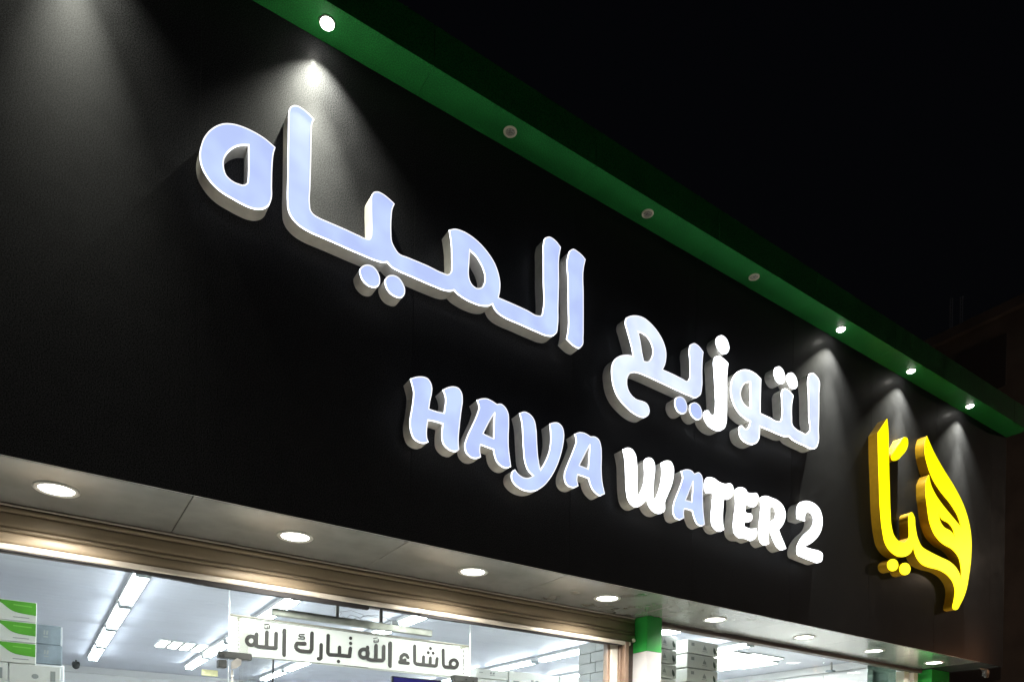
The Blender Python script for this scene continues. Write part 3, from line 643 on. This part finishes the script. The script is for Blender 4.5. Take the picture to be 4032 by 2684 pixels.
word([('s',[(1483,555),(1478,800),(1455,842),(1300,828),(1245,795),(1230,750),(1255,710),(1370,714)]),('t',[(1363,572),(1290,572),(1280,590),(1300,606),(1350,608),(1372,625),(1360,645),(1270,640)]),
      ('s',[(1628,732),(1622,935),(1600,953),(1583,948)]),('s',[(1735,590),(1730,860),(1755,887),(1910,893),(1910,772)]),('s',[(1915,893),(2065,912),(2078,788)]),('d',2080,632),('d',2080,712),('d',1892,990)], P_)
word([('r',322,750,66),('s',[(377,655),(375,830)]),('s',[(375,830),(440,852),(610,855),(626,835),(628,642)]),('s',[(510,627),(507,845)]),('s',[(730,590),(725,950)]),
      ('t',[(480,545),(480,575),(543,572),(545,530)]),('t',[(512,543),(512,572)]),('t',[(470,518),(532,508)])], Q_)
word([('s',[(1005,812),(985,775),(945,762),(905,790),(895,835),(925,870)]),('s',[(875,885),(1010,900)]),('s',[(880,875),(940,860),(960,850)]),('s',[(1108,636),(1110,885),(1135,910),(1420,942),(1445,932),(1455,828)]),('s',[(1245,802),(1243,925)]),('s',[(1350,818),(1347,935)]),
      ('d',1350,673),('d',1315,738),('d',1390,745),('s',[(1547,697),(1550,925),(1575,957),(1712,966)]),('r',1712,907,58)], Q_)
bl = MB()
stroke(bl, [(630,352),(2356,570)], P_, .0022); stroke(bl, [(15,407),(1700,622)], Q_, .0022); stroke(bl, [(580,917),(2356,1087)], P_, .0022); stroke(bl, [(15,937),(1680,1105)], Q_, .0022)
for (T, x) in ((P_, 345), (Q_, 1865)):
    y_ = 400 if T is P_ else 700
    while y_ < (820 if T is P_ else 1060):
        stroke(bl, [(x, y_), (x, y_+random.uniform(12, 45))], T, .003); y_ += random.uniform(45, 75)
bl.build('border_lines', INK, BD)
# little flourishes in the board corners
fl = MB()
for (T, x, y0_) in ((P_, 360, 330), (Q_, 1850, 640)):
    for k in range(9):
        a = random.uniform(0, 6.28); sx = x + random.uniform(-30, 30); sy = y0_+random.uniform(-25, 35)
        stroke(fl, [(sx, sy), (sx+16*cos(a), sy+16*sin(a)), (sx+22*cos(a+1.2), sy+22*sin(a+1.2))], T, .0018)
fl.build('corner_flourish', mat('faded_print', (.42,.40,.30), .6), BD)
# steel bar and its two hangers above the board
YH = 5.075
a = onY(1070, 2412, YH); b = onY(1698, 2500, YH)
HB = empty('steel_bar', ((a.x+b.x)/2, YH, a.z-.05), 'dull steel bar on two short hangers above the white text board', 'rail')
MB().cbox(a.x, b.x, YH-.02, YH+.02, b.z-.012, b.z+.038, .004).build('bar', STEEL, HB)
for xx in (1328, 1500):
    p = onY(xx, 2430, YH); MB().cbox(p.x-.012, p.x+.012, YH-.008, YH+.008, b.z+.039, 2.98, .002).build('hanger', STEEL, HB)
cb = MB()
for k in range(7):
    p0 = onY(1338+k*9, 2428+k*2.5+random.uniform(-6,10), 5.09); pts = [p0]
    for j in range(5): pts.append(pts[-1]+Vector((random.uniform(-.02,.10), random.uniform(-.01,.01), random.uniform(-.022,.030))))
    for q0, q1 in zip(pts[:-1], pts[1:]): cb.tube(q0, q1, .0014, 5)
tag(cb.build('loose_cables', CABLE), 'tangle of thin grey cables lying on the steel bar between its hangers', 'cable')

# ------------------------------------------------------------------ cartons
def plate(mb, pts, y):      # flat printed shape on a carton front
    b = len(mb.v)
    for (x, z) in pts: mb.v.append((x, y, z))
    mb.f.append(tuple(range(b, b+len(pts))))
def carton(x0, x1, y0, y1, z0, z1, lab, group, style, m=None):
    r = empty('carton', ((x0+x1)/2, (y0+y1)/2, z0), lab, 'carton', group)
    MB().cbox(x0, x1, y0, y1, z0+.0015, z1-.0015, .004).build('box', m or CARTON, r)
    w = x1-x0; h = z1-z0; yf = y0-.0012; g_ = MB(); d_ = MB()
    if style == 'wave':
        n = 14; top = []; bot = []
        for i in range(n+1):
            t = i/n; x = x0+w*(.30+.69*t); zz = z1-.008 - h*.52*(1/(1+math.exp(-(t-.28)*11)))-h*.09*t
            bot.append((x, zz)); top.append((x, z1-.008))
        plate(g_, bot+list(reversed(top)), yf); g_.build('green_print', PRINT_GREEN, r)
        p_ = MB(); plate(p_, [(x0+w*.62,z1-h*.20),(x0+w*.92,z1-h*.22),(x0+w*.92,z1-h*.28),(x0+w*.62,z1-h*.26)], yf-.0006); p_.build('pale_print', mat('pale_green', (.2,.55,.08), .4), r)
        plate(d_, [(x0+w*.62,z0+h*.17),(x0+w*.88,z0+h*.17),(x0+w*.88,z0+h*.21),(x0+w*.62,z0+h*.21)], yf)
        plate(d_, [(x0+w*.10,z0+h*.62),(x0+w*.24,z0+h*.62),(x0+w*.26,z0+h*.70),(x0+w*.16,z0+h*.72)], yf)
        plate(d_, [(x0+w*.12,z0+h*.38),(x0+w*.23,z0+h*.38),(x0+w*.23,z0+h*.44),(x0+w*.12,z0+h*.44)], yf)
        d_.build('small_print', PRINT_GREY, r)
    elif style == 'leaf':
        def leaf(cx_, cz_, s_, m__):
            pts = []
            for i in range(12):
                t = 2*pi*i/12; x = s_*.30*cos(t)*(1-.35*sin(t)); z = s_*.5*sin(t); pts.append((cx_+x*cos(.5)-z*sin(.5)*-1*.2+z*-.35, cz_+z))
            plate(m__, pts, yf); plate(m__, [(cx_+s_*.0,cz_-s_*.75),(cx_+s_*.09,cz_-s_*.75),(cx_+s_*.11,cz_-s_*.3),(cx_+s_*.03,cz_-s_*.3)], yf-.0002)
        l_ = MB(); leaf(x1-w*.12, z0+h*.42, h*.5, l_); l_.build('leaf_print', PRINT_DARK, r)
        plate(d_, [(x0+w*.12,z0+h*.56),(x0+w*.22,z0+h*.56),(x0+w*.22,z0+h*.80),(x0+w*.12,z0+h*.80)], yf)
        plate(d_, [(x0+w*.50,z0+h*.36),(x0+w*.62,z0+h*.36),(x0+w*.60,z0+h*.56),(x0+w*.57,z0+h*.62),(x0+w*.55,z0+h*.78),(x0+w*.54,z0+h*.62),(x0+w*.51,z0+h*.54)], yf)
        plate(d_, [(x0+w*.48,z0+h*.24),(x0+w*.65,z0+h*.24),(x0+w*.65,z0+h*.28),(x0+w*.48,z0+h*.28)], yf)
        d_.build('small_print', PRINT_GREY, r)
    elif style == 'plain':
        plate(d_, [(x0+w*.42,z0+h*.50),(x0+w*.47,z0+h*.50),(x0+w*.48,z0+h*.72),(x0+w*.43,z0+h*.72)], yf)
        plate(d_, [(x0+w*.50,z0+h*.50),(x0+w*.56,z0+h*.50),(x0+w*.58,z0+h*.72),(x0+w*.52,z0+h*.70)], yf)
        plate(d_, [(x0+w*.42,z0+h*.36),(x0+w*.57,z0+h*.36),(x0+w*.57,z0+h*.42),(x0+w*.42,z0+h*.42)], yf)
        plate(d_, [(x0+w*.08,z0+h*.55),(x0+w*.20,z0+h*.55),(x0+w*.20,z0+h*.62),(x0+w*.08,z0+h*.62)], yf)
        d_.build('small_print', PRINT_GREY, r)
    elif style == 'oval':
        plate(d_, [(x0+w*.50+w*.07*cos(t*pi/6), z0+h*.45+h*.12*sin(t*pi/6)) for t in range(12)], yf)
        plate(d_, [(x0+w*.80,z0+h*.25),(x0+w*.90,z0+h*.25),(x0+w*.90,z0+h*.75),(x0+w*.80,z0+h*.75)], yf)
        d_.build('small_print', PRINT_GREY, r)
    return r
# left stack: green and white cartons on white ones
Yc = 7.2
zt = onY(75, 2362, Yc).z; zb = onY(75, 2444, Yc).z; ch = zt-zb; xr = onY(145, 2400, Yc).x; gh = 'green and white cartons behind the left window'
for k, n_ in enumerate(['topmost', 'second', 'third']):
    carton(xr-.42, xr, Yc, Yc+.30, zt-ch*(k+1), zt-ch*k, n_+' green and white carton of the stack at the left edge', gh, 'wave')
wh = 'white cartons under the green ones'
z_ = zt-3*ch-.004; xw = onY(238, 2640, Yc).x; xm = onY(33, 2640, Yc).x; xg2 = onY(140,2600,Yc).x
row = 0
while z_ > .2:
    hh = ch*1.02
    for s_, (xa, xb) in enumerate(((xm+.004, xw), (2*xm-xw, xm-.004))):
        carton(xa, xb, Yc, Yc+.34, z_-hh, z_, ('%s row white carton %s, below the green and white stack' % (['first','second','third','fourth','fifth','sixth','seventh','eighth','ninth','tenth','eleventh','twelfth','thirteenth','fourteenth','fifteenth','sixteenth','seventeenth'][row], ['on the right','on the left'][s_])) , wh, 'oval' if row % 2 == 0 else 'plain')
    z_ -= hh; row += 1
    if row > 1: break
# rack that carries them
tag(MB().cbox(2*xm-xw, xw, Yc+.02, Yc+.60, .03, z_-.004, .01).build('storage_plinth', WHITE), 'white plinth under the carton stack in the left window', 'plinth')
# cartons just behind, shade and glass reflection put into their grey colour
Yk = 7.65
xa = onY(120, 2500, Yk).x; xb = onY(240, 2500, Yk).x; zt2 = onY(200, 2460, Yk).z; h2 = onY(200,2460,Yk).z-onY(200,2537,Yk).z
zz2 = zt2
for k in range(2):
    carton(xa, xb+.012*k, Yk, Yk+.3, zz2-h2, zz2, ['upper','lower'][k]+' blue grey carton behind the green and white stack', 'blue grey cartons in the left window', 'plain', CARTON_G); zz2 -= h2
xw_ = onY(246, 2500, Yk).x
tag(MB().cbox(xb+.002, xw_, Yk+.01, Yk+.25, zt2-h2, zt2-.006, .002).build('white_sheet', WHITE), 'narrow white sheet upright beside the upper blue grey carton', 'sheet')
tag(MB().cbox(xa, xw_+.02, Yk, Yk+.5, .03, zz2-.002, .01).build('storage_plinth', WHITE), 'white plinth behind the green and white carton stack', 'plinth')

# cartons low in the middle, seen under the white tube lights
Ym = 7.6
for (xa_, xb_, yt_, sty, lab) in ((1876, 2001, 2634, 'plain', 'small white carton nearest the text board, low behind the glass'), (2005, 2201, 2650, 'plain', 'wide white carton in the middle, low behind the glass'), (2206, 2400, 2672, 'oval', 'white carton at the right, low beside the frame post')):
    p = onY(xa_, yt_, Ym); q = onY(xb_, yt_, Ym); xm_ = onY((xa_+xb_)/2, yt_, Ym)
    carton(p.x, q.x, Ym, Ym+.35, xm_.z-.115 if xa_ < 2000 else xm_.z-.30, xm_.z, lab, 'white cartons in the middle of the shop', sty)
    tag(MB().cbox(p.x+.004, q.x-.004, Ym+.005, Ym+.34, .03, xm_.z-(.12 if xa_ < 2000 else .305), .004).build('carton_pallet', CARTON), 'wrapped white pallet load under ' + lab.split(',')[0].replace('carton ', 'one ', 1), 'pallet load')
# block of cartons seen end on, right of the tube light
Xk = 5.05; zt3 = onX(2400, 2510, Xk).z; hb = .110; y0_ = onX(2405, 2560, Xk).y; y1_ = onX(2278, 2560, Xk).y
grp = 'end-on white cartons beside the frame post'; cw = (y1_-y0_)/2.0
lab_r = ['top','second','third','fourth','fifth','sixth']
for rr in range(6):
    off = 0 if rr % 2 == 0 else cw*.5
    ya = y0_-.25
    edges = [ya, y0_+.02+off*.6, y0_+cw+off*.6-.02, y1_] if True else []
    for c_, (e0_, e1_) in enumerate(zip(edges[:-1], edges[1:])):
        if e1_-e0_ < .03: continue
        r = empty('carton', (Xk+.2, (e0_+e1_)/2, zt3-hb*(rr+1)), '%s end-on white carton in the %s row beside the frame post' % (['near','middle','far'][c_], lab_r[rr]), 'carton', grp)
        MB().cbox(Xk, Xk+.22, e0_+.003, e1_-.003, zt3-hb*(rr+1)+.002, zt3-hb*rr-.002, .004).build('box', DIM_CARTON, r)
tag(MB().cbox(Xk+.01, Xk+.22, y0_-.24, y1_, .03, zt3-hb*6-.002, .01).build('carton_rack', WHITE), 'white rack under the end-on cartons beside the frame post', 'rack')

# leaf cartons in the right window: two stacks
Yr = 5.6
pz = onY(2640, 2497, Yr).z; ph = pz-onY(2640, 2554, Yr).z
xA = onY(2665, 2530, Yr).x
YR2 = Yr
x20 = onY(2707, 2560, YR2).x; x21 = onY(2827, 2560, YR2).x; pz2 = onY(2707, 2510, YR2).z; ph2 = (onY(2707, 2512, YR2).z-onY(2707, 2625, YR2).z)/2
for k in range(7):
    lz = ['topmost','second','third','fourth','fifth','sixth','seventh'][k]
    carton(xA-.40, xA, Yr, Yr+.26, pz-ph*(k+1), pz-ph*k-.010, lz+' leaf printed carton of the stack right behind the green column', 'leaf printed cartons next to the column', 'leaf')
    carton(x20, x21, YR2, YR2+.42, pz2-ph2*(k+1), pz2-ph2*k-.010, lz+' leaf printed carton of the free stack in the right window', 'leaf printed cartons in the right window', 'leaf')
tag(MB().cbox(xA-.40, xA, Yr+.01, Yr+.26, .03, pz-ph*7-.002, .01).build('carton_pallet', CARTON), 'white pallet load under the leaf cartons behind the green column', 'pallet load')
tag(MB().cbox(x20, x21, YR2+.01, YR2+.4, .03, pz2-ph2*7-.002, .01).build('carton_pallet', CARTON), 'white pallet load under the free stack of leaf cartons', 'pallet load')

# partition of pale blocks, post and camera seen through the right window
pv = onZ(3180, 2617, ZC)
for k in range(5):
    pass
PT = empty('block_partition', (9.0, 9, 0), 'pale blue grey panelled partition along the right side of the shop', 'partition')
XP = XR-.06
for rr in range(9):
    off = .35 if rr % 2 else 0
    y_ = 5.5-off
    while y_ < YB-.2:
        ya_, yb_ = max(5.4, y_), min(YB-.1, y_+.72)
        if yb_-ya_ > .05: MB().cbox(XP-.02, XP, ya_+.003, yb_-.003, ZC-.13-.30*(rr+1), ZC-.13-.30*rr-.005, .003).build('panel', mat('pb%d' % (rr % 3), (.52+.02*(rr%3),.58,.64), .4) if False else WHITE, PT)
        y_ += .72
p = onY(2953, 2640, 7.5)
tag(MB().tube((p.x, 7.5, .03), (p.x, 7.5, ZC-.002), .014, 10).build('white_pole', WHITE), 'thin white pole behind the bright ceiling panels', 'pole')
p = onY(3275, 2615, 6.0)
CM = empty('ceiling_camera', (p.x, 6.0, ZC), 'small grey camera hanging from the ceiling in the right window', 'camera')
q = onY(3270, 2640, 6.0)
MB().tube((p.x, 6.0, q.z+.01), (p.x, 6.0, ZC-.002), .012, 10).build('stem', STEEL, CM)
MB().cbox(q.x-.045, q.x+.045, 5.95, 6.05, q.z-.015, q.z+.01, .006).build('housing', CARTON_G, CM)
p = onY(3309, 2600, 6.4)
tag(MB().tube((p.x, 6.4, onY(3309,2652,6.4).z), (p.x, 6.4, ZC-.002), .010, 10).build('hanging_rod', WHITE), 'thin white rod hanging beside the small ceiling camera', 'rod')
p = onY(299, 2618, 12.6)
DC = empty('dome_camera', (p.x, 12.6, ZC), 'tiny dark dome camera at the far end of the first ceiling row', 'camera')
MB().tube((p.x, 12.6, p.z+.05), (p.x, 12.6, ZC-.002), .010, 8).build('stem', BLACKM, DC)
MB().lathe(p.x, 12.6, [(.001,p.z+.06),(.045,p.z+.055),(.055,p.z+.02),(.045,p.z-.03),(.02,p.z-.05),(.001,p.z-.055)], 16).build('dome', BLACKM, DC, smooth=True)
# yellow label and dark screen
p = onY(795, 2632, 12.0); q = onY(858, 2662, 12.0)
tag(MB().cbox(p.x, q.x, 12.0, 12.03, min(p.z,q.z), max(p.z,q.z), .004).build('notice', YELLOW_NOTE), 'small yellowish notice low at the back of the shop', 'notice')
p = onY(1548, 2658, 6.2); q = onY(1733, 2684, 6.2)
SC = empty('screen', ((p.x+q.x)/2, 6.2, q.z-.25), 'dark blue glowing screen below the white text board', 'screen')
MB().cbox(p.x-.01, q.x+.01, 6.2, 6.24, q.z-.30, p.z-.0, .005).build('bezel', BLACKM, SC)
MB().box(p.x+.006, q.x-.006, 6.197, 6.1995, q.z-.28, p.z-.014).build('display', SCREEN, SC)
MB().tube((q.x-.2, 6.26, q.z-.2), (q.x-.2, 6.26, .03), .02, 8).build('stand', STEEL, SC)

# ------------------------------------------------------------------ wall bracket at the far end, with a lamp added to it
p = onY(3895, 2632, 4.10)
WB = empty('added_bracket_lamp', (p.x, 4.14, p.z), 'small metal bracket with an added warm lamp under the far end of the fascia', 'lamp')
MB().cbox(p.x-.10, p.x+.10, 4.15, 4.17, p.z+.0, p.z+.012, .003).box(p.x+.03, p.x+.05, 4.13, 4.19, p.z-.07, p.z).build('bracket', BLACKM, WB)
MB().lathe(p.x-.02, 4.12, [(.020,p.z-.10),(.032,p.z-.05),(.03,p.z-.02)], 16).build('shade', BLACKM, WB)
MB().disc(p.x-.02, 4.12, .029, p.z-.021, 16).build('bulb', LAMPGLASS, WB)
l = bpy.data.lights.new('added_warm_glow', 'POINT'); l.energy = 5; l.color = (1.0, .42, .18); l.shadow_soft_size = .04
lo = bpy.data.objects.new('added_warm_glow', l); COL.objects.link(lo); lo.parent = WB; lo.location = (-.12, -.30, .06)  # added light, set clear of the bulb, to warm the fascia end

# ------------------------------------------------------------------ the dark house down the street
FARB_WIN = mat('dark_window_far', (.22,.18,.16), .4)
FB = empty('distant_building', (32, 14, 0), 'dark brown flat roofed building beyond the far end of the shop', 'building')
a = onX(3660, 1347, 25); b = onX(4032, 1214, 25)
MB().box(25, 40, 2, 22, 0, 16.2).build('wall', FARB, FB)
MB().box(24.8, 40.2, 1.8, 22.2, 16.2, 16.5).build('parapet', FARB, FB)
for k in range(5):
    for j in range(5):
        MB().box(24.94, 24.99, 3.5+j*3.6, 5.0+j*3.6, 2+k*3, 3.6+k*3).build('window', FARB_WIN, FB)
for xx, yy_, lab in ((3746, 1176, 'left of two faint pale masts above the dark building'), (3786, 1168, 'right of two faint pale masts above the dark building')):
    t = onX(xx, yy_, 26); m_ = MB()
    m_.tube((26, t.y-.035, 16.5), (26, t.y-.035, t.z), .02, 6).tube((26, t.y+.035, 16.5), (26, t.y+.035, t.z), .02, 6)
    z = 16.6
    while z < t.z: m_.tube((26, t.y-.035, z), (26, t.y+.035, z+.08), .01, 5); z += .12
    tag(m_.build('mast', mat('pale_mast', (.85,.85,.85), .6)), lab, 'mast', 'rooftop masts')
# street lamp beyond the right edge of the view: its warm light is on the far walls
SL = empty('street_lamp', (21.0, -3.2, 0), 'street lamp with warm light beyond the right edge of the view', 'street lamp')
MB().lathe(21.0, -3.2, [(.09,-.12),(.07,2),(.05,7.5),(.001,7.5)], 16).build('pole', STEEL, SL)
MB().tube((21.0,-3.2,7.4),(21.0,-2.2,7.8), .03, 8).build('arm', STEEL, SL)
MB().cbox(20.9, 21.1, -2.5, -1.9, 7.74, 7.84, .02).build('head', STEEL, SL)
MB().box(20.93, 21.07, -2.4, -2.0, 7.733, 7.739).build('lens', LAMPGLASS, SL)
l = bpy.data.lights.new('street_glow', 'POINT'); l.energy = 260; l.color = (1.0, .78, .60); l.shadow_soft_size = .1
lo = bpy.data.objects.new('street_glow', l); COL.objects.link(lo); lo.parent = SL; lo.location = (0, 1.0, 7.65)
